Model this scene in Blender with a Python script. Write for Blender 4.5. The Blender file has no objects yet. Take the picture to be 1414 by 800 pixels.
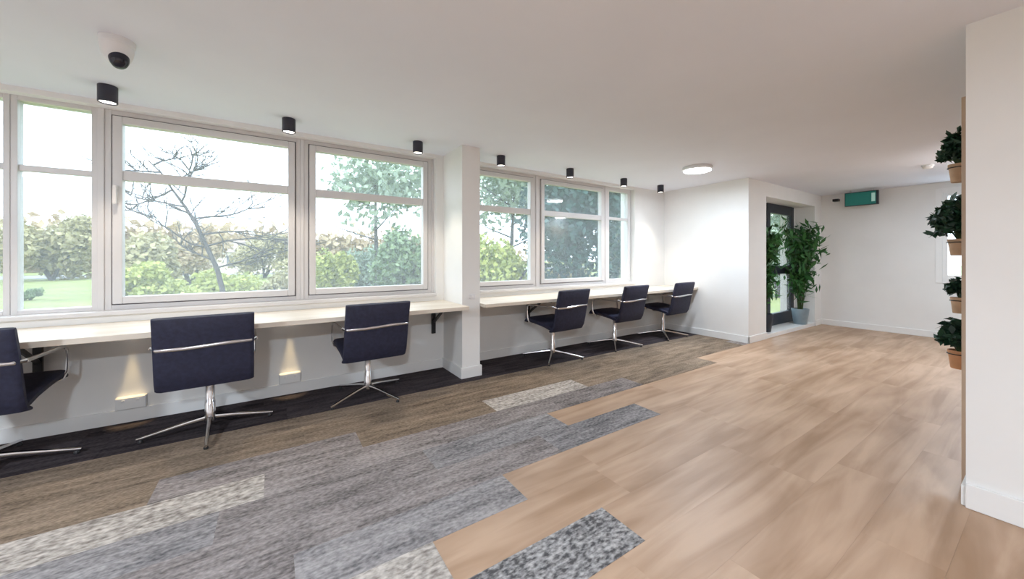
import bpy, bmesh, math, random
import numpy as np
from mathutils import Vector, Matrix
PI = math.pi
S = bpy.context.scene
C = S.collection

# ------------------------------------------------------------------ camera, sky, sun, exposure
EYE = 1.22
YAW = 56.4
cam_d = bpy.data.cameras.new('camera'); cam = bpy.data.objects.new('camera', cam_d); C.objects.link(cam)
cam.location = (0, 0, EYE); cam.rotation_euler = (PI/2, 0, math.radians(YAW - 90))
cam_d.sensor_width = 36; cam_d.lens = 36*506/1414
cam_d.shift_x = -6.5/1414; cam_d.shift_y = -43.6/1414
cam_d.clip_start = 0.05; cam_d.clip_end = 500
S.camera = cam

SKY = 2.85
w = bpy.data.worlds.new('sky'); S.world = w; w.use_nodes = True
bg = w.node_tree.nodes['Background']; bg.inputs[0].default_value = (0.73, 0.85, 1.0, 1); bg.inputs[1].default_value = SKY
sun_d = bpy.data.lights.new('sun', 'SUN'); sun_d.energy = 1.5; sun_d.angle = math.radians(4); sun_d.color = (1.0, 0.94, 0.84)
sun = bpy.data.objects.new('sun', sun_d); C.objects.link(sun)
sun.rotation_euler = Vector((0.25, 0.75, -0.75)).to_track_quat('-Z', 'Y').to_euler()
S.view_settings.view_transform = 'Standard'; S.view_settings.look = 'None'
S.view_settings.exposure = 0.68; S.view_settings.gamma = 1.0; S.view_settings.use_curve_mapping = False
try:
    S.cycles.max_bounces = 12; S.cycles.diffuse_bounces = 7; S.cycles.transparent_max_bounces = 24
    S.cycles.sample_clamp_indirect = 6.0; S.cycles.use_denoising = True; S.cycles.caustics_reflective = False
except Exception: pass
DOWN_W, DISC_W = 4.6, 50.0       # watts of the ceiling lamps

FW = Vector((math.cos(math.radians(YAW)), math.sin(math.radians(YAW)), 0)); RT = Vector((FW.y, -FW.x, 0))
def away(u, depth, z=0.0):
    """ground position of something standing at a bearing and depth beyond the windows"""
    p = (FW + RT*((u - 713.5)/506))*depth
    return Vector((p.x, p.y, z))

# ------------------------------------------------------------------ helpers
def tag(o, label=None, cat=None, group=None, kind=None):
    if label: o['label'] = label
    if cat: o['category'] = cat
    if group: o['group'] = group
    if kind: o['kind'] = kind
    return o
def empty(name, loc, rz=0, **k):
    o = bpy.data.objects.new(name, None); C.objects.link(o); o.location = loc; o.rotation_euler = (0, 0, rz)
    o.empty_display_size = .05
    return tag(o, **k)
class MB:
    def __init__(s): s.bm = bmesh.new()
    def box(s, x0, x1, y0, y1, z0, z1, bev=0, M=None):
        r = bmesh.ops.create_cube(s.bm, size=1)['verts']
        for v in r:
            v.co = Vector((x0+(v.co.x+.5)*(x1-x0), y0+(v.co.y+.5)*(y1-y0), z0+(v.co.z+.5)*(z1-z0)))
        if bev:
            ed = list({e for v in r for e in v.link_edges})
            nb = bmesh.ops.bevel(s.bm, geom=ed, offset=bev, segments=2, affect='EDGES', profile=.6)
            r = list({v for f in nb['faces'] for v in f.verts} | {v for v in r if v.is_valid})
        if M is not None:
            for v in r: v.co = M @ v.co
        return s
    def tube(s, pts, rad, n=8, caps=True, flat=1.0):
        pts = [Vector(p) for p in pts]; m = len(pts)
        if not hasattr(rad, '__len__'): rad = [rad]*m
        rings = []; up = None
        for i, p in enumerate(pts):
            t = (pts[min(i+1, m-1)] - pts[max(i-1, 0)]).normalized()
            if up is None:
                up = Vector((0, 0, 1)) if abs(t.z) < .9 else Vector((1, 0, 0))
            a = t.cross(up).normalized(); up = a.cross(t).normalized()
            rings.append([s.bm.verts.new(p + (a*math.cos(2*PI*k/n)*flat + up*math.sin(2*PI*k/n))*rad[i]) for k in range(n)])
        for a, b in zip(rings, rings[1:]):
            for k in range(n): s.bm.faces.new((a[k], a[(k+1) % n], b[(k+1) % n], b[k]))
        if caps:
            s.bm.faces.new(rings[0][::-1]); s.bm.faces.new(rings[-1])
        return s
    def lathe(s, prof, n=24, c=(0, 0, 0), M=None):
        rings = []
        for r, z in prof:
            ring = []
            for k in range(n):
                co = Vector((r*math.cos(2*PI*k/n), r*math.sin(2*PI*k/n), z))
                if M is not None: co = M @ co
                ring.append(s.bm.verts.new(co + Vector(c)))
            rings.append(ring)
        for a, b in zip(rings, rings[1:]):
            for k in range(n): s.bm.faces.new((a[k], a[(k+1) % n], b[(k+1) % n], b[k]))
        for ring in (rings[0], rings[-1]):
            try: s.bm.faces.new(ring)
            except Exception: pass
        return s
    def pad(s, line, th, width, nx=(0, .02, .06, .5, .94, .98, 1), tf=(.45, .8, 1, 1.06, 1, .8, .45), crown=0):
        """a cushion: centre line in the yz plane, swept across x with soft rolled edges"""
        L = [Vector((0, y, z)) for y, z in line]; m = len(L); rings = []
        for q, fct in zip(nx, tf):
            x = (q-.5)*width; t = th*fct*.5; A = []; B = []
            for i, p in enumerate(L):
                d = (L[min(i+1, m-1)]-L[max(i-1, 0)]).normalized(); nrm = Vector((0, -d.z, d.y))
                e = .55 if i in (0, m-1) else 1
                A.append(p + nrm*t*e); B.append(p - nrm*t*e)
            ring = A + B[::-1]
            rings.append([s.bm.verts.new(Vector((x, p.y, p.z))) for p in ring])
        n = len(rings[0])
        for a, b in zip(rings, rings[1:]):
            for k in range(n): s.bm.faces.new((a[k], a[(k+1) % n], b[(k+1) % n], b[k]))
        h = n//2
        for ring in (rings[0], rings[-1]):
            for i in range(h-1): s.bm.faces.new((ring[i], ring[i+1], ring[n-2-i], ring[n-1-i]))
        return s
    def build(s, name, mat, parent=None, smooth=False, **k):
        bmesh.ops.recalc_face_normals(s.bm, faces=s.bm.faces)
        me = bpy.data.meshes.new(name); s.bm.to_mesh(me); s.bm.free()
        me.materials.append(mat)
        if smooth:
            for p in me.polygons: p.use_smooth = True
            try: me.set_sharp_from_angle(angle=math.radians(smooth if smooth > 1 else 40))
            except Exception: pass
        return link(name, me, parent, **k)
def link(name, me, parent=None, **k):
    o = bpy.data.objects.new(name, me); C.objects.link(o)
    if parent is not None: o.parent = parent
    return tag(o, **k)
def copy_tree(o, parent=None):
    kids = list(o.children); c = o.copy(); C.objects.link(c); c.parent = parent
    for ch in kids: copy_tree(ch, c)
    return c

# ------------------------------------------------------------------ materials
def mat(name, col, rough=.5, metal=0, noise=0, nscale=8, bump=0, bscale=200, spec=.5, stretch=(1, 1, 1)):
    m = bpy.data.materials.new(name); m.use_nodes = True; nt = m.node_tree; b = nt.nodes['Principled BSDF']
    b.inputs['Roughness'].default_value = rough; b.inputs['Metallic'].default_value = metal
    b.inputs['Specular IOR Level'].default_value = spec
    b.inputs['Base Color'].default_value = (*col, 1)
    tc = nt.nodes.new('ShaderNodeTexCoord'); mp = nt.nodes.new('ShaderNodeMapping'); mp.inputs['Scale'].default_value = stretch
    nt.links.new(tc.outputs['Object'], mp.inputs[0])
    if noise:
        n = nt.nodes.new('ShaderNodeTexNoise'); n.inputs['Scale'].default_value = nscale; n.inputs['Detail'].default_value = 5
        nt.links.new(mp.outputs[0], n.inputs['Vector'])
        r = nt.nodes.new('ShaderNodeValToRGB')
        r.color_ramp.elements[0].position = .3; r.color_ramp.elements[1].position = .7
        r.color_ramp.elements[0].color = (*[c*(1-noise) for c in col], 1); r.color_ramp.elements[1].color = (*[min(1, c*(1+noise)) for c in col], 1)
        nt.links.new(n.outputs[0], r.inputs[0]); nt.links.new(r.outputs[0], b.inputs['Base Color'])
    if bump:
        n2 = nt.nodes.new('ShaderNodeTexNoise'); n2.inputs['Scale'].default_value = bscale
        nt.links.new(mp.outputs[0], n2.inputs['Vector'])
        bp = nt.nodes.new('ShaderNodeBump'); bp.inputs['Strength'].default_value = bump; bp.inputs['Distance'].default_value = .002
        nt.links.new(n2.outputs[0], bp.inputs['Height']); nt.links.new(bp.outputs[0], b.inputs['Normal'])
    return m
def emit(name, col, st):
    m = bpy.data.materials.new(name); m.use_nodes = True; b = m.node_tree.nodes['Principled BSDF']
    b.inputs['Base Color'].default_value = (*col, 1); b.inputs['Emission Color'].default_value = (*col, 1); b.inputs['Emission Strength'].default_value = st
    return m
def leafmat(name, c0, c1, trans=.3, rough=.5):
    m = bpy.data.materials.new(name); m.use_nodes = True; nt = m.node_tree; b = nt.nodes['Principled BSDF']
    g = nt.nodes.new('ShaderNodeNewGeometry'); r = nt.nodes.new('ShaderNodeValToRGB')
    r.color_ramp.elements[0].color = (*c0, 1); r.color_ramp.elements[1].color = (*c1, 1)
    nt.links.new(g.outputs['Random Per Island'], r.inputs[0]); nt.links.new(r.outputs[0], b.inputs['Base Color'])
    b.inputs['Roughness'].default_value = rough
    t = nt.nodes.new('ShaderNodeBsdfTranslucent'); nt.links.new(r.outputs[0], t.inputs[0])
    mx = nt.nodes.new('ShaderNodeMixShader'); mx.inputs[0].default_value = trans
    nt.links.new(b.outputs[0], mx.inputs[1]); nt.links.new(t.outputs[0], mx.inputs[2])
    nt.links.new(mx.outputs[0], nt.nodes['Material Output'].inputs[0])
    return m
def glassmat():
    m = bpy.data.materials.new('window_glass'); m.use_nodes = True; nt = m.node_tree; nt.nodes.remove(nt.nodes['Principled BSDF'])
    tr = nt.nodes.new('ShaderNodeBsdfTransparent'); tr.inputs[0].default_value = (.96, .98, .97, 1)
    gl = nt.nodes.new('ShaderNodeBsdfGlossy'); gl.inputs['Roughness'].default_value = .02
    tl = nt.nodes.new('ShaderNodeBsdfTranslucent'); tl.inputs[0].default_value = (.95, .97, 1, 1)
    m1 = nt.nodes.new('ShaderNodeMixShader'); m1.inputs[0].default_value = .08
    m2 = nt.nodes.new('ShaderNodeMixShader'); m2.inputs[0].default_value = .025
    L = nt.links.new
    L(tr.outputs[0], m1.inputs[1]); L(tl.outputs[0], m1.inputs[2]); L(m1.outputs[0], m2.inputs[1]); L(gl.outputs[0], m2.inputs[2])
    L(m2.outputs[0], nt.nodes['Material Output'].inputs[0]); return m
def carpet(name, dark, light, speck=.5, fl=1.0):
    """loop-pile carpet plank: streaks along the plank, coarse yarn flecks, each plank a shade of its own"""
    m = bpy.data.materials.new(name); m.use_nodes = True; nt = m.node_tree; b = nt.nodes['Principled BSDF']; L = nt.links.new
    b.inputs['Roughness'].default_value = .95; b.inputs['Specular IOR Level'].default_value = .1
    g = nt.nodes.new('ShaderNodeNewGeometry'); oi = nt.nodes.new('ShaderNodeObjectInfo')
    mp = nt.nodes.new('ShaderNodeMapping'); mp.inputs['Scale'].default_value = (2.2, 13, 1); L(g.outputs['Position'], mp.inputs[0])
    L(oi.outputs['Random'], mp.inputs['Location'])
    n1 = nt.nodes.new('ShaderNodeTexNoise'); n1.inputs['Scale'].default_value = 1.6; n1.inputs['Detail'].default_value = 4; L(mp.outputs[0], n1.inputs['Vector'])
    mp2 = nt.nodes.new('ShaderNodeMapping'); mp2.inputs['Scale'].default_value = (48*fl, 85*fl, 1); L(g.outputs['Position'], mp2.inputs[0])
    n2 = nt.nodes.new('ShaderNodeTexNoise'); n2.inputs['Scale'].default_value = 1; n2.inputs['Detail'].default_value = 2; L(mp2.outputs[0], n2.inputs['Vector'])
    def math_(op, a, c):
        q = nt.nodes.new('ShaderNodeMath'); q.operation = op
        for i, x in enumerate((a, c)):
            if isinstance(x, (int, float)): q.inputs[i].default_value = x
            else: L(x, q.inputs[i])
        return q.outputs[0]
    a = math_('MULTIPLY', math_('SUBTRACT', n1.outputs[0], .5), 1.5)
    c = math_('MULTIPLY', math_('SUBTRACT', n2.outputs[0], .5), 3.0*speck)
    d = math_('MULTIPLY', math_('SUBTRACT', oi.outputs['Random'], .5), .22)
    v = math_('ADD', math_('ADD', math_('ADD', a, c), d), .5)
    r = nt.nodes.new('ShaderNodeValToRGB'); r.color_ramp.elements[0].color = (*dark, 1); r.color_ramp.elements[1].color = (*light, 1)
    L(v, r.inputs[0]); L(r.outputs[0], b.inputs['Base Color'])
    bp = nt.nodes.new('ShaderNodeBump'); bp.inputs['Strength'].default_value = .6; bp.inputs['Distance'].default_value = .004
    L(n2.outputs[0], bp.inputs['Height']); L(bp.outputs[0], b.inputs['Normal'])
    return m
def wood(name, c0, c1, rough=.38, gscale=1.0, rnd=.22, axis=0, mott=0):
    m = bpy.data.materials.new(name); m.use_nodes = True; nt = m.node_tree; b = nt.nodes['Principled BSDF']; L = nt.links.new
    b.inputs['Roughness'].default_value = rough
    g = nt.nodes.new('ShaderNodeNewGeometry'); oi = nt.nodes.new('ShaderNodeObjectInfo')
    mp = nt.nodes.new('ShaderNodeMapping'); sc = [9*gscale, 9*gscale, 9*gscale]; sc[axis] = .9*gscale
    mp.inputs['Scale'].default_value = sc; L(g.outputs['Position'], mp.inputs[0])
    ml = nt.nodes.new('ShaderNodeMath'); ml.operation = 'MULTIPLY'; ml.inputs[1].default_value = 37; L(oi.outputs['Random'], ml.inputs[0])
    L(ml.outputs[0], mp.inputs['Location'])
    n1 = nt.nodes.new('ShaderNodeTexNoise'); n1.inputs['Scale'].default_value = 1; n1.inputs['Detail'].default_value = 6; n1.inputs['Distortion'].default_value = .8
    L(mp.outputs[0], n1.inputs['Vector'])
    ad = nt.nodes.new('ShaderNodeMath'); ad.operation = 'MULTIPLY_ADD'; ad.inputs[1].default_value = rnd; L(oi.outputs['Random'], ad.inputs[0]); 
    sb = nt.nodes.new('ShaderNodeMath'); sb.operation = 'SUBTRACT'; sb.inputs[1].default_value = rnd/2; L(n1.outputs[0], sb.inputs[0]); L(sb.outputs[0], ad.inputs[2])
    r = nt.nodes.new('ShaderNodeValToRGB'); r.color_ramp.elements[0].position = .3; r.color_ramp.elements[1].position = .7
    r.color_ramp.elements[0].color = (*c0, 1); r.color_ramp.elements[1].color = (*c1, 1)
    if mott:
        mq = nt.nodes.new('ShaderNodeMapping'); mq.inputs['Scale'].default_value = (1.1, 3.2, 1); L(g.outputs['Position'], mq.inputs[0])
        n3 = nt.nodes.new('ShaderNodeTexNoise'); n3.inputs['Scale'].default_value = 1; n3.inputs['Detail'].default_value = 3; n3.inputs['Distortion'].default_value = .5; L(mq.outputs[0], n3.inputs['Vector'])
        q1 = nt.nodes.new('ShaderNodeMath'); q1.operation = 'MULTIPLY_ADD'; q1.inputs[1].default_value = mott; q1.inputs[2].default_value = -mott/2; L(n3.outputs[0], q1.inputs[0])
        q2 = nt.nodes.new('ShaderNodeMath'); L(ad.outputs[0], q2.inputs[0]); L(q1.outputs[0], q2.inputs[1]); ad = q2
    L(ad.outputs[0], r.inputs[0]); L(r.outputs[0], b.inputs['Base Color'])
    return m
M = dict(
    wall=mat('wall_paint', (.80, .795, .78), .85, noise=.02, nscale=3, bump=.05, bscale=300, spec=.2),
    ceil=mat('ceiling_paint', (.775, .79, .86), .9, noise=.015, nscale=2, spec=.2),
    white=mat('white_gloss_paint', (.82, .82, .81), .35, noise=.01),
    frame=mat('white_window_frame', (.66, .645, .645), .35, noise=.015),
    desk=wood('pale_worktop', (.68, .60, .50), (.80, .73, .64), .4, 1.5, .1),
    wood=wood('oak_floor', (.34, .205, .118), (.54, .368, .25), .44, 1.0, .05, 0, .75),
    timber=wood('oak_cladding', (.44, .31, .22), (.58, .43, .31), .5, 1.0, .2, 2),
    glass=glassmat(),
    navy=mat('navy_upholstery', (.020, .021, .045), .65, noise=.25, nscale=40, bump=.3, bscale=700, spec=.4),
    chrome=mat('polished_chrome', (.72, .72, .74), .16, 1, noise=.02),
    black=mat('black_powder_coat', (.012, .012, .014), .45, noise=.2),
    lampblk=mat('black_lamp_metal', (.03, .028, .045), .45, noise=.15),
    dark=mat('black_door_frame', (.012, .017, .028), .4, noise=.2),
    seal=mat('grey_rubber_seal', (.14, .13, .14), .7, noise=.1),
    lens=emit('warm_lamp_lens', (1, .93, .82), 5),
    disc=emit('ceiling_lamp_diffuser', (.96, .98, 1), 6),
    plastic=mat('white_plastic', (.74, .74, .75), .4, noise=.01),
    smoked=mat('smoked_dome', (.01, .009, .02), .08, noise=.1),
    green=emit('exit_sign_face', (.008, .14, .115), .12),
    pale=emit('exit_sign_mark', (.30, .48, .42), .25),
    terra=mat('terracotta', (.55, .27, .13), .8, noise=.15, nscale=12, bump=.15),
    clay=mat('tan_clay', (.50, .33, .21), .8, noise=.15, nscale=12, bump=.15),
    bluepot=mat('grey_blue_glaze', (.25, .33, .38), .35, noise=.15, nscale=6),
    darkpot=mat('dark_pot', (.02, .03, .045), .4, noise=.2),
    soil=mat('soil', (.03, .02, .013), .95, noise=.4, nscale=30, bump=.5),
    stem=mat('plant_stem', (.05, .08, .025), .8, noise=.3, nscale=20),
    leaf=leafmat('houseplant_leaf', (.012, .06, .012), (.06, .20, .05), .2),
    darkleaf=leafmat('wall_plant_leaf', (.005, .022, .013), (.02, .075, .035), .12),
    bark=mat('bark', (.045, .04, .042), .9, noise=.3, nscale=10, bump=.4),
    palebark=mat('pale_twigs', (.42, .38, .37), .9, noise=.2, nscale=10),
    grass=mat('lawn', (.17, .20, .055), .9, noise=.3, nscale=.6, bump=.4, bscale=30),
    road=mat('asphalt', (.20, .20, .23), .9, noise=.1, nscale=2),
    olive=leafmat('olive_foliage', (.22, .19, .09), (.50, .46, .26)),
    russet=leafmat('russet_foliage', (.30, .22, .13), (.52, .42, .27)),
    lime=leafmat('yellow_green_foliage', (.22, .27, .05), (.50, .52, .16)),
    mid=leafmat('green_foliage', (.07, .13, .06), (.24, .33, .17)),
    soft=leafmat('soft_green_foliage', (.15, .21, .15), (.38, .46, .34)),
    teal=leafmat('blue_green_foliage', (.008, .034, .034), (.05, .12, .11)),
    render_=mat('cream_house_render', (.78, .72, .6), .9, noise=.05),
    roof=mat('grey_roof_tiles', (.25, .2, .18), .9, noise=.2, nscale=4),
    pane=mat('dark_far_pane', (.12, .14, .17), .2, noise=.1),
)

# ------------------------------------------------------------------ room measures (metres; camera over the origin)
CEIL = 2.364
W, WO = 3.87, 4.16          # window wall, inner and outer face
WY = 3.98                   # glazing plane
SILL, HEAD = .832, 2.326
B, CY, F = 5.64, 2.52, 8.42 # end wall, door wall, far wall
RX, RY = 2.83, .278         # partition corner
X0, Y0 = -4.2, -4.0         # the room behind the camera
BAY1, BAY2 = (-2.82, 1.497), (1.86, 4.86)

# ------------------------------------------------------------------ floor
fl = MB().box(X0-.2, F+.2, Y0-.2, WO, -.12, -.005).build('floor', M['wood'], kind='structure')
cg = carpet('carpet_grey', (.10, .088, .085), (.41, .365, .35), .5, .85)
cb = carpet('carpet_brown', (.10, .075, .055), (.36, .28, .21), .45)
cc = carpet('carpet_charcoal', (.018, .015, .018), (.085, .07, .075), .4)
cl = carpet('carpet_cream', (.20, .175, .155), (.62, .57, .52), .75, .62)
cs = carpet('carpet_slate', (.10, .095, .10), (.42, .395, .39), .5, .8)
cf = carpet('carpet_fleck', (.09, .088, .09), (.50, .485, .48), .95, .7)
R0 = 2.26; PW = .25
random.seed(4)
def plank(name, x0, x1, y0, y1, top, m):
    g = .00015
    return MB().box(x0+g, x1-g, y0+g, y1-g, -.005, top).build(name, m, fl)
ends = {-1: 1.785, -2: 2.515, -3: 1.07, -4: .57, -5: 1.335, -6: .33, -7: -.42}   # where each carpet row stops, row -1 lies just below y = R0
phase = {0: -.04, 1: 1.48}
wood_row_end = {}
for k in range(-7, 7):
    y0, y1 = R0 + k*PW, min(R0 + (k+1)*PW, W)
    end = ends.get(k, 4.3 if k == 0 else B)
    wood_row_end[k] = end
    ph = phase.get(k, end if k < 0 else random.random())
    cuts = [end]; x = ph + math.floor(end - ph - 1e-4)
    if end - x < .05: x -= 1
    while x > -3.0: cuts.append(x); x -= 1.0
    cuts.append(-3.0)
    for i, (x1, x) in enumerate(zip(cuts, cuts[1:])):
        c = (x+x1)/2
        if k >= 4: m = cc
        elif k in (2, 3): m = cb
        elif k == 1: m = cl if 1.4 < c < 2.5 else (cg if random.random() < .6 else cb)
        elif k == 0: m = cl if -2.1 < c < 0 else (cb if c > 2.9 else cg)
        elif k == -5: m = cf if i == 0 else cg
        elif k == -4: m = cl if i == 0 else cg
        else: m = cs if i == 0 else (cg if random.random() < .75 else cs)
        plank('carpet_plank', x, x1, y0, y1, .002, m)
k = 1
for k in range(-15, 2):
    y0, y1 = max(R0 + k*PW, -1.5), R0 + (k+1)*PW
    if k == 1: y0, y1 = R0 + PW, CY
    xs = wood_row_end.get(k, -1.2) if k < 1 else B
    if y1 <= RY: xe = RX
    elif y0 < RY: xe = F
    else: xe = F
    x = xs - random.random()*.9
    while x < xe:
        a, c = max(x, xs), min(x+1.25, xe); x += 1.25
        if c - a > .01: plank('floor_plank', a, c, y0, y1, 0, M['wood'])

# ------------------------------------------------------------------ walls, ceiling, column, skirting
MB().box(X0-.2, F+.2, Y0-.2, WO, CEIL, CEIL+.25).build('ceiling', M['ceil'], kind='structure')
b = MB().box(X0-.2, B, W, WO, -.1, SILL-.03).box(X0-.2, B, W, WO, HEAD, CEIL+.05)
for a, c in ((X0-.2, BAY1[0]), (BAY1[1], BAY2[0]), (BAY2[1], B)): b.box(a, c, W, WO, SILL-.03, HEAD)
b.build('wall_left', M['wall'], kind='structure')
MB().box(B, B+.18, CY, WO, -.1, CEIL+.05).build('wall_back', M['wall'], kind='structure')
DX0, DX1, DY, DTOP = 6.19, 8.1, 2.82, 2.15        # the door recess
GX0, GX1 = 6.92, 8.0                              # the glazed door in it
for nm, bx in (('wall_alcove', (B+.18, DX0, CY, DY+.2, -.1, CEIL+.05)), ('wall_alcove.001', (DX0, DX1, CY, DY+.2, DTOP, CEIL+.05)), ('wall_alcove.002', (DX1, F+.2, CY, DY+.2, -.1, CEIL+.05)),
               ('wall_alcove.003', (DX0, GX0, DY, DY+.2, -.1, DTOP)), ('wall_alcove.004', (GX1, DX1, DY, DY+.2, -.1, DTOP))):
    MB().box(*bx).build(nm, M['wall'], kind='structure')
MB().box(DX0, DX1, CY, DY, -.005, .06, .004).build('trim_1', M['white'], kind='structure', label='raised white threshold step in the door recess')
FW0, FW1, FZ0, FZ1 = .34, 1.12, .84, 2.27         # window in the far wall
b = MB().box(F, F+.2, RY, CY, -.1, FZ0).box(F, F+.2, RY-.1, CY, FZ1, CEIL+.05).box(F, F+.2, FW1, CY, FZ0, FZ1)
b.build('wall_far', M['wall'], kind='structure')
MB().box(RX, F+.2, Y0, RY, -.1, CEIL+.05).build('wall_right', M['wall'], kind='structure')
MB().box(X0-.2, X0, Y0, W, -.1, CEIL+.05).build('wall_near', M['wall'], kind='structure')
MB().box(X0-.2, RX, Y0-.2, Y0, -.1, CEIL+.05).build('wall_rear', M['wall'], kind='structure')
COLX0, COLX1, COLY = 1.588, 1.79, 3.385
MB().box(COLX0, COLX1, COLY, W, 0, CEIL).build('column', M['wall'], kind='structure')

def skirt(name, x0, x1, y0, y1, h=.10):
    MB().box(x0, x1, y0, y1, .001, h, .004).build(name, M['white'], kind='structure')
skirt('baseboard_left', -3.0, COLX0-.016, W-.016, W)
skirt('baseboard_left.001', COLX1+.016, B-.016, W-.016, W)
b = MB().box(COLX0-.016, COLX1+.016, COLY-.016, COLY, .001, .11, .004).box(COLX0-.016, COLX0, COLY, W, .001, .11, .004).box(COLX1, COLX1+.016, COLY, W, .001, .11, .004)
b.build('baseboard_column', M['white'], kind='structure')
skirt('baseboard_back', B-.016, B, CY-.016, W)
skirt('baseboard_alcove', B-.016, DX0, CY-.016, CY)
skirt('baseboard_alcove.001', DX1, F-.016, CY-.016, CY)
skirt('baseboard_far', F-.016, F, RY+.016, CY)
skirt('baseboard_right', RX-.018, RX, Y0, RY, .12)
skirt('baseboard_right.001', RX, F, RY, RY+.016, .10)

# ------------------------------------------------------------------ windows
def window(name, x0, x1, sash, trz, z0=SILL, z1=HEAD, handle=False, thin=.03):
    """outer frame, optional opening sash, a transom and two panes, as children of the window"""
    fr = .035 if sash else thin
    r = MB().box(x0, x0+fr, WY-.035, WY+.045, z0, z1, .003).box(x1-fr, x1, WY-.035, WY+.045, z0, z1, .003)
    r.box(x0+fr, x1-fr, WY-.035, WY+.045, z0, z0+fr, .003).box(x0+fr, x1-fr, WY-.035, WY+.045, z1-fr, z1, .003)
    root = r.build(name, M['frame'], kind='structure')
    a0, a1, c0, c1 = x0+fr, x1-fr, z0+fr, z1-fr
    if sash:
        s_ = .062; g = .009
        q = MB().box(a0+g, a0+s_, WY-.055, WY+.02, c0+g, c1-g, .006).box(a1-s_, a1-g, WY-.055, WY+.02, c0+g, c1-g, .006)
        q.box(a0+s_, a1-s_, WY-.055, WY+.02, c0+g, c0+s_, .006).box(a0+s_, a1-s_, WY-.055, WY+.02, c1-s_, c1-g, .006)
        q.build('sash', M['frame'], root)
        q = MB()
        for e in ((a0, a0+.012, c0, c1), (a1-.012, a1, c0, c1), (a0+.012, a1-.012, c0, c0+.012), (a0+.012, a1-.012, c1-.012, c1)): q.box(e[0], e[1], WY-.030, WY+.015, e[2], e[3])
        q.build('seal', M['seal'], root)
        a0, a1, c0, c1 = a0+s_, a1-s_, c0+s_, c1-s_
    th = .072 if sash else .042
    MB().box(a0, a1, WY-.045 if sash else WY-.02, WY+.02, trz-th/2, trz+th/2, .004).build('transom', M['frame'], root)
    for e0, e1 in ((c0, trz-th/2), (trz+th/2, c1)):
        MB().box(a0-.002, a1+.002, WY-.004, WY+.002, e0-.002, e1+.002).build('pane', M['glass'], root)
    if handle:
        hx = x0+.066
        MB().box(hx-.013, hx+.013, WY-.066, WY-.054, 1.63, 1.76, .003).box(hx-.009, hx+.009, WY-.098, WY-.066, 1.735, 1.755, .003).box(hx-.011, hx+.011, WY-.100, WY-.084, 1.62, 1.757, .005).build('window_handle', M['frame'], root)
    return root
k_ = WY/3.93
window('window_1', BAY1[0], -1.478, False, 1.84)
window('window_2', -1.476, -1.075, False, 1.838, thin=.03)
window('window_3', -1.040, .210, True, 1.842, handle=True)
window('window_4', .238, 1.470, True, 1.835)
window('window_5', BAY2[0], 2.925, True, 1.83)
window('window_6', 2.965, 4.250, True, 1.83)
window('window_7', 4.285, BAY2[1]-.02, False, 1.84, thin=.06)
def mull(n, x0, x1):
    MB().box(x0, x1, WY-.045, WY+.06, SILL, HEAD, .003).build('trim_%d' % n, M['frame'], kind='structure')
mull(2, -1.075, -1.040); mull(3, .210, .238); mull(4, 1.470, BAY1[1]); mull(5, 2.925, 2.965); mull(6, 4.250, 4.285)
MB().box(BAY1[0], BAY1[1], W-.03, WO+.04, SILL-.03, SILL, .004).build('trim_7', M['frame'], kind='structure', label='white sill board below the left bay of windows')
MB().box(BAY2[0], BAY2[1], W-.03, WO+.04, SILL-.03, SILL, .004).build('trim_8', M['frame'], kind='structure', label='white sill board below the right bay of windows')
# far wall window
r = MB()
for a, c, e, g in ((FW0, FW0+.07, FZ0, FZ1), (FW1-.07, FW1, FZ0, FZ1), (FW0+.07, FW1-.07, FZ0, FZ0+.07), (FW0+.07, FW1-.07, FZ1-.07, FZ1)):
    r.box(F-.012, F+.1, a, c, e, g, .004)
r8 = r.build('window_8', M['white'], kind='structure')
MB().box(F+.03, F+.036, FW0+.06, FW1-.06, FZ0+.06, FZ1-.06).build('pane', M['glass'], r8)
r = MB()
for a, c, e, g in ((FW0+.07, FW0+.12, FZ0+.07, FZ1-.07), (FW1-.12, FW1-.07, FZ0+.07, FZ1-.07), (FW0+.12, FW1-.12, FZ0+.07, FZ0+.12), (FW0+.12, FW1-.12, FZ1-.12, FZ1-.07)):
    r.box(F, F+.06, a, c, e, g, .004)
r.build('sash', M['white'], r8)

# glazed door
r = MB()
st = .12
for a, c, e, g in ((GX0, GX0+st, .06, DTOP), (GX1-st, GX1, .06, DTOP), (GX0+st, GX1-st, DTOP-.16, DTOP), (GX0+st, GX1-st, .06, .26), (GX0+st, GX1-st, .94, 1.08)):
    r.box(a, c, DY-.02, DY+.05, e, g, .004)
d1 = r.build('door_1', M['dark'], kind='structure', label='dark framed glazed door in the far recess')
for e, g in ((.26, .94), (1.08, DTOP-.16)):
    MB().box(GX0+st-.003, GX1-st+.003, DY+.01, DY+.018, e-.003, g+.003).build('pane', M['glass'], d1)
MB().tube([(GX1-.06, DY-.02, 1.10), (GX1-.06, DY-.06, 1.10), (GX1-.16, DY-.065, 1.10)], .010).build('door_handle', M['chrome'], d1, True)

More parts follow.
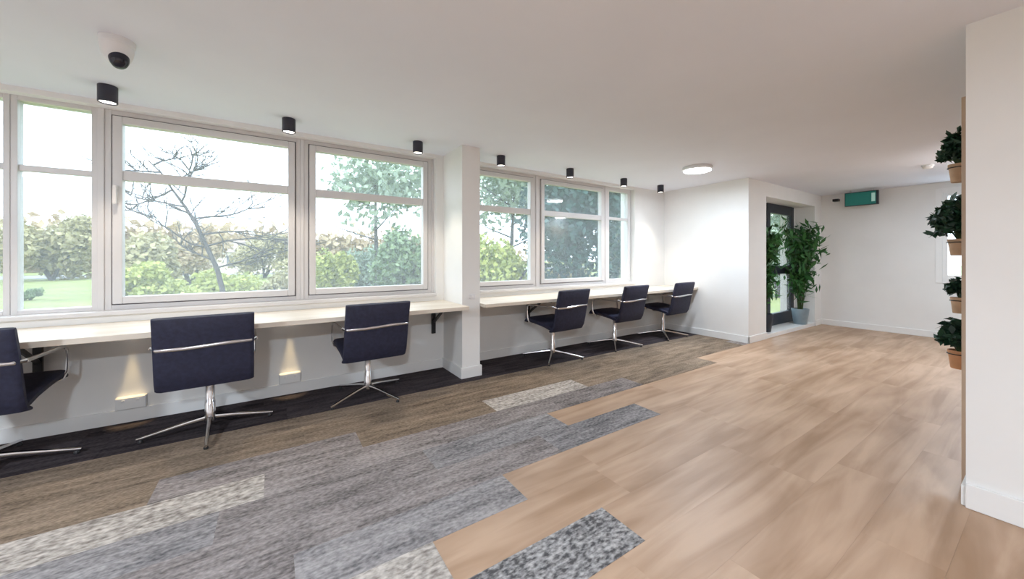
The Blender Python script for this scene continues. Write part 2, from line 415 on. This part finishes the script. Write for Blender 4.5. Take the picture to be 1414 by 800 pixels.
# ------------------------------------------------------------------ worktops with their brackets, sockets, column switch
DZ, DF = .75, 3.215
def worktop(x0, x1, y0, label):
    o = MB().box(x0, x1, y0, W-.002, DZ-.036, DZ, .003).build('worktop', M['desk'])
    return tag(o, label, 'worktop')
worktop(-3.4, COLX0-.002, DF, 'long pale wooden worktop fixed along the windows left of the column')
worktop(COLX1+.002, B-.002, DF+.05, 'long pale wooden worktop fixed along the windows right of the column')
def bracket(x, label):
    t = empty('worktop_bracket', (x, W-.018, .395), label=label, cat='bracket')
    h = DZ-.036-.395
    MB().box(-.022, .022, -.022, 0, 0, h, .003).build('upright', M['black'], t)
    MB().box(-.018, .018, -.48, -.022, h-.024, h, .003).build('arm', M['black'], t)
    MB().tube([(0, -.012, h-.20), (0, -.30, h-.02)], .016, 6).build('brace', M['black'], t)
bracket(-1.32, 'black metal bracket under the worktop beside the leftmost chair')
bracket(2.73, 'black metal bracket under the worktop just right of the column')
bracket(1.46, 'black metal bracket under the worktop tight against the left of the column')
def socket(x, z, label, y=W):
    t = empty('wall_socket', (x, y, z), label=label, cat='socket')
    MB().box(-.082, .082, -.045, 0, 0, .09, .004).build('back_box', M['plastic'], t)
    MB().box(-.078, .078, -.052, -.045, .004, .086, .003).build('face_plate', M['white'], t)
    for sx in (-.038, .038): MB().box(sx-.008, sx+.008, -.056, -.052, .055, .072, .001).build('switch', M['plastic'], t)
socket(-.876, .105, 'white double socket box low on the wall, lit from above, left of the second chair')
socket(.125, .105, 'white double socket box low on the wall, lit from above, between second and third chair')
def added_glow(x, label):  # unseen light added under the worktop to make the glow above each socket
    t = empty('added_worktop_glow', (x, W-.045, DZ-.036), label=label, cat='light')
    MB().lathe([(.0, -.012), (.028, -.012), (.03, -.008), (.03, 0)], 16).build('housing', M['white'], t, True)
    MB().lathe([(.0, -.0135), (.02, -.0135), (.022, -.012)], 16).build('lens', M['lens'], t)
    ld = bpy.data.lights.new('added_glow_spot', 'SPOT'); ld.energy = 14; ld.spot_size = math.radians(24); ld.spot_blend = .8; ld.color = (1, .74, .38); ld.shadow_soft_size = .015
    lo = bpy.data.objects.new('added_glow_spot', ld); C.objects.link(lo); lo.parent = t; lo.location = (0, 0, -.02)
added_glow(-.876, 'unseen small light added under the worktop to cast the glow above the socket left of the second chair')
added_glow(.125, 'unseen small light added under the worktop to cast the glow above the socket between second and third chair')
sw = empty('column_switch', (1.70, COLY, .80), label='small white switch plate on the front of the column', cat='switch')
MB().box(-.03, .03, -.010, 0, 0, .05, .003).build('plate', M['plastic'], sw)
MB().box(-.008, .008, -.016, -.010, .016, .034, .002).build('rocker', M['white'], sw)
sk = empty('wall_switch', (1.98, W, .56), label='small white outlet plate on the wall right of the column', cat='socket')
MB().box(-.043, .043, -.012, 0, 0, .086, .003).build('plate', M['plastic'], sk)
MB().box(-.012, .012, -.018, -.012, .03, .05, .002).build('rocker', M['white'], sk)

# ------------------------------------------------------------------ ceiling fittings
def downlight(x, y, label):
    t = empty('downlight', (x, y, CEIL), label=label, cat='lamp', group='black ceiling downlights along the windows')
    MB().lathe([(.0, 0), (.046, 0), (.048, -.003), (.048, -.110), (.045, -.113), (.041, -.110), (.041, -.094), (.0, -.094)], 32).build('housing', M['lampblk'], t, True)
    MB().lathe([(.0, -.105), (.039, -.105), (.0405, -.101), (.0405, -.096)], 24).build('lens', M['lens'], t)
    ld = bpy.data.lights.new('downlight_lamp', 'SPOT'); ld.energy = DOWN_W*4; ld.spot_size = math.radians(76); ld.spot_blend = .55; ld.color = (1, .88, .72); ld.shadow_soft_size = .04
    lo = bpy.data.objects.new('downlight_lamp', ld); C.objects.link(lo); lo.parent = t; lo.location = (0, 0, -.125)
for x, y, s_ in ((-.917, 3.535, 'leftmost of the row, nearest the dome camera'), (.107, 3.545, 'second from the left, above the wide window'),
                 (1.186, 3.545, 'third from the left, just left of the column'), (2.127, 3.52, 'fourth from the left, just right of the column'),
                 (3.171, 3.535, 'fifth from the left, above the dark green tree window'), (4.213, 3.55, 'sixth from the left, above the narrow end window'),
                 (5.075, 3.55, 'last of the row by the end wall')):
    downlight(x, y, 'black cylinder ceiling downlight, ' + s_)
def disc(x, y, label, lit=1.0):
    t = empty('ceiling_light', (x, y, CEIL), label=label, cat='lamp')
    MB().lathe([(.0, 0), (.165, 0), (.172, -.01), (.172, -.035), (.160, -.045)], 40).build('rim', M['plastic'], t, True)
    MB().lathe([(.159, -.046), (.158, -.052), (.12, -.062), (.06, -.068), (.0, -.070)], 40).build('diffuser', M['disc'], t, True)
    ld = bpy.data.lights.new('ceiling_lamp', 'AREA'); ld.shape = 'DISK'; ld.size = .3; ld.energy = DISC_W*lit; ld.color = (.77, .88, 1)
    lo = bpy.data.objects.new('ceiling_lamp', ld); C.objects.link(lo); lo.parent = t; lo.location = (0, 0, -.075)
disc(4.44, 2.58, 'round white glowing ceiling light above the end of the carpet', .5)
disc(6.4, .46, 'unseen round fill light added over the plant panel, behind the partition', .55)  # added where the partition hides it, to brighten the far end
disc(-.6, -1.5, 'unseen round fill light added behind the viewer, nearer the partition', 1.9)  # added fill behind the camera, lifts the general room light
disc(-2.6, .5, 'unseen round fill light added behind the viewer on the left', 1.6)  # second added fill out of view, also lifts the room light

t = empty('dome_camera', (-.682, 2.76, CEIL), math.radians(-62), label='white dome security camera with dark lens on the ceiling', cat='camera')
MB().lathe([(.0, 0), (.104, 0), (.106, -.006), (.104, -.030), (.098, -.036)], 40).build('mounting_ring', M['plastic'], t, True)
MB().lathe([(.098, -.034), (.097, -.055), (.090, -.085), (.076, -.112), (.055, -.132), (.030, -.144), (.0, -.148)], 40).build('shell', M['plastic'], t, True)
R_ = Matrix.Rotation(math.radians(38), 4, 'Y')
MB().lathe([(.060, -.105), (.056, -.125), (.044, -.144), (.026, -.156), (.0, -.161)], 32, M=Matrix.Translation((.004, 0, -.018)) @ Matrix.Rotation(math.radians(-22), 4, 'Y')).build('smoked_window', M['smoked'], t, True)
t.scale = (.66, .66, .92)
t = empty('smoke_detector', (6.71, .955, CEIL), label='small white round smoke detector on the far ceiling', cat='detector')
MB().lathe([(.0, 0), (.055, 0), (.056, -.012), (.050, -.018)], 28).build('base', M['plastic'], t, True)
MB().lathe([(.046, -.018), (.044, -.034), (.034, -.046), (.0, -.048)], 28).build('cover', M['plastic'], t, True)
ex = empty('exit_sign', (8.2, 1.915, CEIL), label='green exit sign box hanging below the far ceiling', cat='sign')
MB().box(-.03, .03, -.21, .21, -.265, -.035, .004).build('box', M['dark'], ex)
MB().box(-.034, -.030, -.185, .20, -.255, -.048, .001).build('face', M['green'], ex)
MB().box(-.036, -.0335, -.175, -.13, -.215, -.075, .0005).build('pale_mark', M['pale'], ex)
for sy in (-.14, .14): MB().tube([(0, sy, 0), (0, sy, -.036)], .008).build('hanger', M['plastic'], ex)
ms = empty('wall_sensor', (F, 2.27, 2.225), label='small dark sensor on a white bracket left of the exit sign', cat='sensor')
MB().tube([(0, 0, .02), (-.07, 0, .02)], .012).build('bracket', M['plastic'], ms)
MB().box(-.15, -.06, -.035, .05, -.005, .04, .008).build('sensor_body', M['black'], ms)

# ------------------------------------------------------------------ office chairs
def make_chair():
    r = empty('office_chair', (0, 0, 0))
    MB().pad([(.245, .440), (.225, .462), (.15, .462), (0, .448), (-.12, .432), (-.20, .412), (-.235, .405)], .055, .485, crown=1).build('seat', M['navy'], r, True)
    bk = MB().pad([(-.205, .378), (-.245, .395), (-.272, .44), (-.292, .52), (-.312, .62), (-.338, .73), (-.366, .835), (-.372, .852)], .048, .50)
    bk.build('backrest', M['navy'], r, True)
    # chrome band across the back, bowed a little outwards at the middle
    MB().tube([(-.262, -.300, .665), (-.235, -.343, .654), (-.10, -.352, .653), (0, -.354, .658), (.10, -.352, .664), (.235, -.343, .664), (.262, -.300, .665)], [.011]*7, 8, flat=.5).build('back_bar', M['chrome'], r, True)
    for sx in (-1, 1):
        x = .262*sx
        a = MB().tube([(x, -.30, .665), (x, -.15, .662), (x, .02, .660), (x, .12, .655), (x, .165, .63), (x, .175, .58), (x, .165, .49), (x*.96, .150, .445), (x*.8, .14, .425)], .0115, 8, flat=.6)
        ao = a.build('armrest', M['chrome'], r, True)
    MB().box(-.11, .11, -.13, .11, .395, .418, .006).build('seat_plate', M['black'], r)
    MB().lathe([(.0, .40), (.034, .40), (.030, .36), (.027, .35), (.027, .20), (.031, .195), (.031, .10), (.036, .075), (.034, .055), (.0, .055)], 20).build('column', M['chrome'], r, True)
    for k in range(4):
        a = k*PI/2; d = Vector((math.cos(a), math.sin(a), 0)); 
        lo = MB().tube([d*.02 + Vector((0, 0, .082)), d*.12 + Vector((0, 0, .070)), d*.34 + Vector((0, 0, .030)), d*.372 + Vector((0, 0, .026))], [.022, .017, .013, .010], 8, flat=.8).build('leg', M['chrome'], r, True)
        MB().lathe([(.0, .0015), (.013, .002), (.014, .010), (.008, .022), (.0, .024)], 10, c=d*.352).build('glide', M['black'], lo, True)
    return r
proto = make_chair()
spots = [(-1.37, 3.41, 0, 1.0, 'navy office chair cut off by the left edge of the picture'),
         (-.375, 3.39, 3, 1.0, 'large navy office chair seen squarely from behind below the wide bare tree window'),
         (.70, 3.44, 2, 1.0, 'navy office chair between the large front chair and the white column'),
         (2.84, 3.48, 4, 1.0, 'dark office chair first to the right of the column'),
         (3.95, 3.49, 2, 1.0, 'dark office chair in the middle of the three right of the column'),
         (5.06, 3.50, 2, 1.0, 'dark office chair nearest the end wall')]
for i, (x, y, a, s_, lab) in enumerate(spots):
    o = proto if i == 0 else copy_tree(proto)
    o.location = (x, y, .002); o.rotation_euler.z = math.radians(a); o.scale = (s_, s_, s_)
    tag(o, lab, 'chair', 'navy office chairs along the worktop')
    legs = [c for c in o.children if c.name.startswith(('leg', 'column'))]
    for c in legs: c.rotation_euler.z = math.radians([0, 0, 28, 40, 42, 45][i])

# ------------------------------------------------------------------ foliage
def leaves(pts, nrm, size, asp, rng, droop=0.0):
    """numpy rhombus leaves, two triangles each folded on the midrib -> mesh arrays"""
    n = len(pts)
    d = rng.normal(size=(n, 3)); d[:, 2] -= droop
    d /= np.linalg.norm(d, axis=1)[:, None]
    s = np.cross(d, nrm); s /= np.linalg.norm(s, axis=1)[:, None] + 1e-9
    L = size*rng.uniform(.6, 1.3, n)[:, None]
    a = pts - d*L*.5; c = pts + d*L*.5
    m = pts - d*L*.08
    b = m + s*L*asp*.5; e = m - s*L*asp*.5
    V = np.stack([a, b, c, e], 1).reshape(-1, 3)
    Fc = (np.arange(n)[:, None]*4 + np.array([0, 1, 2, 3])).tolist()
    return V, Fc
def crown_mesh(name, rad, n, size, seed, m, lobes=14, asp=.6, droop=0, hollow=.55, flat_base=True):
    rng = np.random.default_rng(seed); rad = np.array(rad)
    lc = rng.normal(size=(lobes, 3)); lc /= np.linalg.norm(lc, axis=1)[:, None]; lc *= (rng.uniform(.25, .75, lobes)[:, None])*rad
    if flat_base: lc[:, 2] = np.abs(lc[:, 2])*1.0 - rad[2]*.35*rng.uniform(0, 1, lobes)
    lr = rng.uniform(.28, .5, lobes)
    k = rng.integers(0, lobes, n)
    q = rng.normal(size=(n, 3)); q /= np.linalg.norm(q, axis=1)[:, None]
    rr = rng.uniform(hollow, 1.05, n)
    P = lc[k] + q*(lr[k]*rr)[:, None]*rad
    V, Fc = leaves(P, q + rng.normal(size=(n, 3))*.5, size, asp, rng, droop)
    me = bpy.data.meshes.new(name); me.from_pydata(V.tolist(), [], Fc); me.materials.append(m); return me
GZ = -.62
def bush(name, cat, label, u, vtop, width, depth, m, n, size, seed, lobes=14, trunk=False, base=None, hollow=.5):
    p = away(u, depth, GZ); top = EYE - (vtop-356.4)/506*depth; wid = width/506*depth
    z0 = GZ if base is None else EYE - (base-356.4)/506*depth
    h = top - z0
    t = empty(name, p, label=label, cat=cat)
    me = crown_mesh('foliage', (wid*.5, wid*.5, h*.62), n, size, seed, m, lobes, hollow=hollow)
    f = link('foliage', me, t, kind='stuff'); f.location = (0, 0, z0 - GZ + h*.42)
    hh = z0-GZ + h*.5; rng = random.Random(seed)
    b = MB()
    for k in range(1 if trunk else 4):
        a = rng.random()*6.28; s_ = (.04 if trunk else .3)*wid
        b.tube([(0, 0, -.05), (math.cos(a)*s_*.3, math.sin(a)*s_*.3, hh*.5), (math.cos(a)*s_, math.sin(a)*s_, hh)], [.02*h+.02, .014*h+.015, .006*h+.01], 7)
    if trunk:
        for k in range(7):
            a = k*2.4; z = hh*(.45+.09*k)
            b.tube([(0, 0, z), (math.cos(a)*wid*.15, math.sin(a)*wid*.15, z+h*.06), (math.cos(a)*wid*.33, math.sin(a)*wid*.33, z+h*.14)], [.008*h, .006*h, .003*h], 5)
    b.build('trunk' if trunk else 'stems', M['bark'], t, True)
    return t

def potted(name, loc, pot_r, pot_h, potm, spread, rise, n, size, seed, leafm, label, fall=0, yo=0, round_=False):
    t = empty(name, loc, label=label, cat='plant')
    MB().lathe([(.0, 0), (pot_r*.72, 0), (pot_r*.76, pot_h*.03), (pot_r*.95, pot_h*.86), (pot_r, pot_h*.87), (pot_r, pot_h), (pot_r*.9, pot_h), (pot_r*.86, pot_h*.84), (.0, pot_h*.84)], 28).build('pot', potm, t, True)
    MB().lathe([(.0, pot_h*.88), (pot_r*.5, pot_h*.875), (pot_r*.86, pot_h*.85)], 20).build('soil', M['soil'], t, True)
    rng = np.random.default_rng(seed); b = MB(); P = []; N = []
    for k in range(n):
        a = rng.uniform(0, 2*PI); rr = math.sqrt(rng.uniform(.05, 1)); r = spread*rr
        yb = r*math.sin(a)
        if yo and yb < -yo: yb = -yo*rng.uniform(.2, 1)
        z = pot_h + rise*(1-rr*.55)*rng.uniform(.35, 1) - fall*rr*rr
        tip = Vector((r*math.cos(a), yb + (yo*.4 if yo else 0), z)); midp = Vector((tip.x*.35, tip.y*.35, pot_h + (max(z, pot_h)-pot_h)*.65))
        if k % 3 == 0: b.tube([(tip.x*.05, tip.y*.05, pot_h*.85), midp, tip], [.004, .003, .0015], 5)
        for j in range(3):
            q = tip.lerp(midp, rng.uniform(0, .6)); P.append(list(q)); v = rng.normal(size=3)*.6 + np.array([tip.x*.8, tip.y*.8, .6*spread]); N.append(list(v/np.linalg.norm(v)))
    b.build('stems', M['stem'], t, True)
    V, Fc = leaves(np.array(P), np.array(N), size, .5, rng, .35)
    if yo:      # nothing grows into the panel behind
        V[:, 1] = np.maximum(V[:, 1], -yo*1.02)
    me = bpy.data.meshes.new('leaves'); me.from_pydata(V.tolist(), [], Fc); me.materials.append(leafm)
    link('leaves', me, t, kind='stuff')
    return t

# tall plants either side of the glazed door
def tall_plant(loc, pot_r, pot_h, potm, height, spread, seed, label, nst=9):
    t = empty('potted_palm', loc, label=label, cat='plant')
    MB().lathe([(.0, 0), (pot_r*.7, 0), (pot_r*.74, .01), (pot_r*.97, pot_h*.9), (pot_r, pot_h), (pot_r*.9, pot_h), (pot_r*.86, pot_h*.86), (.0, pot_h*.86)], 28).build('pot', potm, t, True)
    MB().lathe([(.0, pot_h*.89), (pot_r*.86, pot_h*.87)], 20).build('soil', M['soil'], t, True)
    rng = np.random.default_rng(seed); b = MB(); P = []; N = []
    for k in range(nst):
        a = k*2.4; sp = spread*rng.uniform(.35, 1); h = height*rng.uniform(.62, 1)
        p0 = Vector((.03*math.cos(a), .03*math.sin(a), pot_h*.86)); p1 = Vector((sp*.25*math.cos(a), sp*.25*math.sin(a), h*.55)); p2 = Vector((sp*.62*math.cos(a), sp*.62*math.sin(a), h*.92)); p3 = Vector((sp*math.cos(a), sp*math.sin(a), h*.86))
        for q in (p1, p2, p3): q.y = max(min(q.y, DY-.05-loc[1]), -.6); q.x = max(min(q.x, DX1-.03-loc[0]), DX0+.03-loc[0])
        b.tube([p0, p1, p2, p3], [.008, .006, .004, .002], 6)
        for j in range(80):
            f = rng.uniform(.12, 1); q = p1.lerp(p2, (f-.35)/.4) if f < .75 else p2.lerp(p3, (f-.75)/.25)
            o_ = rng.normal(size=3)*spread*.22; P.append([q.x+o_[0], q.y+o_[1], q.z+o_[2]]); v = rng.normal(size=3)*.5+np.array([0, 0, .8]); N.append(v/np.linalg.norm(v))
    b.build('stems', M['stem'], t, True)
    V, Fc = leaves(np.array(P), np.array(N), .17, .28, rng, .5)
    dy = DY - .03 - loc[1]; V[:, 1] = np.minimum(V[:, 1], dy)
    dx0, dx1 = (DX0+.01-loc[0], DX1-.01-loc[0])
    ins = V[:, 1] > CY-.03-loc[1]
    V[:, 0] = np.where(ins, np.clip(V[:, 0], dx0, dx1), V[:, 0])
    me = bpy.data.meshes.new('leaves'); me.from_pydata(V.tolist(), [], Fc); me.materials.append(M['leaf'])
    link('leaves', me, t, kind='stuff'); return t
tall_plant((7.72, 2.61, .06), .13, .27, M['bluepot'], 1.98, .36, 5, 'tall leafy plant in a grey-blue pot right of the glazed door', 11)
tall_plant((6.47, 2.66, .06), .12, .28, M['darkpot'], 1.90, .26, 9, 'tall leafy plant in a dark pot half hidden at the left of the glazed door', 8)

# ------------------------------------------------------------------ timber plant panel on the partition, seen edge on
tp = empty('timber_panel', (3.10, RY, .0), label='timber board cladding on the partition that carries the hanging plants', cat='panel')
MB().box(0, 4.3, .0165, .022, .004, 2.09).build('backing', M['black'], tp)
for k in range(13):
    MB().box(k*.33+.001, k*.33+.329, .022, .042, .004, 2.09, .002).build('board', M['timber'], tp)
PX, PY = 3.62, .378
def wall_plant(z, r, h, potm, spread, rise, n, size, seed, label, fall=0):
    o = potted('wall_plant', (PX, PY, z), r, h, potm, spread, rise, n, size, seed, M['darkleaf'], label, fall, yo=.05)
    MB().tube([(r*math.cos(a)*1.02, r*math.sin(a)*1.02, h*.8) for a in np.linspace(0, 2*PI, 21)], .003, 6).tube([(0, -r, h*.8), (0, RY+.042-PY, h*.8)], .004, 6).build('wall_ring', M['black'], o, True)
wall_plant(1.70, .052, .115, M['clay'], .070, .27, 130, .068, 1, 'dark leafy plant in a tan pot, topmost on the timber panel')
wall_plant(1.235, .055, .105, M['clay'], .125, .34, 190, .072, 2, 'widest dark leafy plant, second from the top on the timber panel', .02)
wall_plant(.87, .043, .10, M['clay'], .045, .16, 80, .058, 3, 'small dark plant in a narrow pot, third from the top on the timber panel')
wall_plant(.52, .055, .115, M['terra'], .085, .25, 130, .072, 4, 'dark spiky plant in an orange pot, lowest on the timber panel')

# ------------------------------------------------------------------ outdoors
MB().box(-140, 140, WO+.02, 160, GZ-.3, GZ).build('ground', M['grass'], kind='structure')
MB().box(-140, 140, 50, 58, GZ, GZ+.03).build('road', M['road'], kind='structure')
bush('round_tree', 'tree', 'yellow-green round tree across the lawn in the narrow window', 72, 288, 130, 30, M['olive'], 9000, .42, 11)
bush('small_shrub', 'shrub', 'little dark shrub on the lawn in the narrow window', 42, 394, 24, 16, M['mid'], 1500, .10, 12)
bush('shrub', 'shrub', 'olive shrub at the left of the wide bare tree window', 185, 312, 100, 18, M['olive'], 6000, .30, 13)
bush('shrub', 'shrub', 'russet shrub behind the bare tree trunk', 262, 306, 110, 25, M['russet'], 6000, .32, 14)
bush('shrub', 'shrub', 'tall olive shrub at the right of the wide bare tree window', 365, 320, 110, 34, M['olive'], 6000, .32, 15)
bush('shrub', 'shrub', 'low yellow-green shrub below the olive shrub in the wide window', 196, 362, 100, 12.5, M['lime'], 5000, .16, 16)
bush('shrub', 'shrub', 'low yellow-green shrub at the foot of the bare tree', 300, 366, 100, 11.8, M['lime'], 5000, .15, 17)
bush('shrub', 'shrub', 'low yellow-green shrub at the right end of the wide window', 392, 360, 76, 12.8, M['olive'], 4500, .16, 18)
bush('tree', 'tree', 'tall airy pale green tree in the window left of the column', 520, 185, 200, 15, M['soft'], 2300, .28, 19, 12, True, 330)
bush('shrub', 'shrub', 'dense green shrub low in the window left of the column', 560, 300, 110, 12, M['mid'], 7000, .17, 20)
bush('shrub', 'shrub', 'pale yellow-green shrub lower left in the window left of the column', 462, 330, 66, 14, M['lime'], 5000, .17, 21)
bush('tree', 'tree', 'tall airy green tree in the window just right of the column', 705, 178, 150, 16, M['soft'], 2600, .28, 22, 18, True, 330)
bush('shrub', 'shrub', 'yellow-green shrub low in the window just right of the column', 695, 312, 110, 12, M['lime'], 7000, .16, 23)
bush('evergreen_tree', 'tree', 'dense blue-green evergreen in the middle window right of the column', 795, 110, 180, 12, M['teal'], 12000, .20, 24, 26, True, 440)
bush('evergreen_tree', 'tree', 'grey-green tree in the narrow end window', 872, 170, 70, 15, M['soft'], 7000, .24, 25, 14, True, 430)
bush('shrub', 'shrub', 'grey-green shrub between the pale and the dense green shrub left of the column', 508, 330, 80, 19, M['soft'], 5000, .2, 27)
bush('shrub', 'shrub', 'low yellow-green shrub at the foot of the blue-green evergreen', 782, 366, 80, 16.5, M['olive'], 5000, .18, 28)
bush('shrub', 'shrub', 'bright green shrub behind the glazed door', 1075, 270, 80, 17, M['soft'], 6000, .2, 26)
hd = crown_mesh('foliage', (75, 4, 7.5), 30000, 1.3, 31, M['russet'], 160, hollow=.2)
h_ = empty('far_hedge', (-10, 74, GZ), label='long hazy tree belt on the horizon beyond the road', cat='hedge')
q = link('foliage', hd, h_, kind='stuff'); q.location = (0, 0, 1.5)

# bare leaning tree in front of the wide window
def bare_tree(u, depth):
    p = away(u, depth, GZ); rng = random.Random(8)
    t = empty('bare_tree', p, label='bare dark leaning tree in front of the wide window', cat='tree')
    k = depth/506
    def at(uu, vv, dd=0): 
        q = RT*((uu-u)*k) + FW*dd; return Vector((q.x, q.y, EYE-(vv-356.4)*k - GZ))
    tr = [at(308, 430), at(307, 400), at(300, 372), at(286, 342), at(272, 312), at(256, 286), at(238, 262), at(222, 238), at(205, 222)]
    MB().tube([(tr[0].x, tr[0].y, -.05)] + tr, [.075, .07, .06, .055, .05, .042, .034, .026, .02, .014], 9).build('trunk', M['bark'], t, True)
    b = MB()
    def twig(p0, d, L, r, lev):
        pts = [p0]; d = d.normalized()
        for i in range(4):
            d = (d + Vector((rng.gauss(0, .22), rng.gauss(0, .22), rng.gauss(.03, .16)))).normalized(); pts.append(pts[-1] + d*L/4)
        b.tube(pts, [r, r*.85, r*.7, r*.55, r*.35], 5)
        if lev:
            for j in range(7):
                q = pts[rng.randint(1, 4)]; a = rng.choice((-1, 1))
                dd = (d + RT*a*rng.uniform(.3, 1.0) + FW*rng.uniform(-.5, .5) + Vector((0, 0, rng.uniform(-.35, .6))))
                twig(q, dd, L*rng.uniform(.4, .65), r*.58, lev-1)
    for (uu, vv, du, dv) in ((286, 342, -70, -14), (286, 340, 80, -30), (278, 324, 90, -12), (272, 312, -80, 5), (266, 302, 75, -24), (256, 286, -60, -2), (250, 280, 70, -16), (238, 262, -60, 14), (232, 254, 50, -34), (222, 238, -40, 5), (300, 370, 40, -38), (295, 360, -50, -20), (212, 228, 30, -25)):
        d = RT*du + Vector((0, 0, -dv)) + FW*rng.uniform(-30, 30)
        twig(at(uu, vv), d, 1.15*math.hypot(du, dv)*k, .026, 2)
    b.build('branches', M['bark'], t, True)
bare_tree(305, 9.5)

# pale house beyond the shrubs
p = away(345, 46, GZ)
hs = empty('house', p, math.radians(20), label='small cream house with a low roof far beyond the shrubs', cat='house')
MB().box(-4, 4, -3, 3, 0, 2.6).build('walls', M['render_'], hs)
b = MB(); vs = [b.bm.verts.new(v) for v in ((-4.4, -3.4, 2.5), (4.4, -3.4, 2.5), (4.4, 3.4, 2.5), (-4.4, 3.4, 2.5), (-4.4, 0, 4.0), (4.4, 0, 4.0))]
for f in ((0, 1, 5, 4), (2, 3, 4, 5), (0, 4, 3), (1, 2, 5), (3, 2, 1, 0)): b.bm.faces.new([vs[i] for i in f])
b.build('roof', M['roof'], hs)
for x in (-2.6, 0, 2.6): MB().box(x-.6, x+.6, -3.04, -2.96, .9, 2.1).build('window', M['pane'], hs)
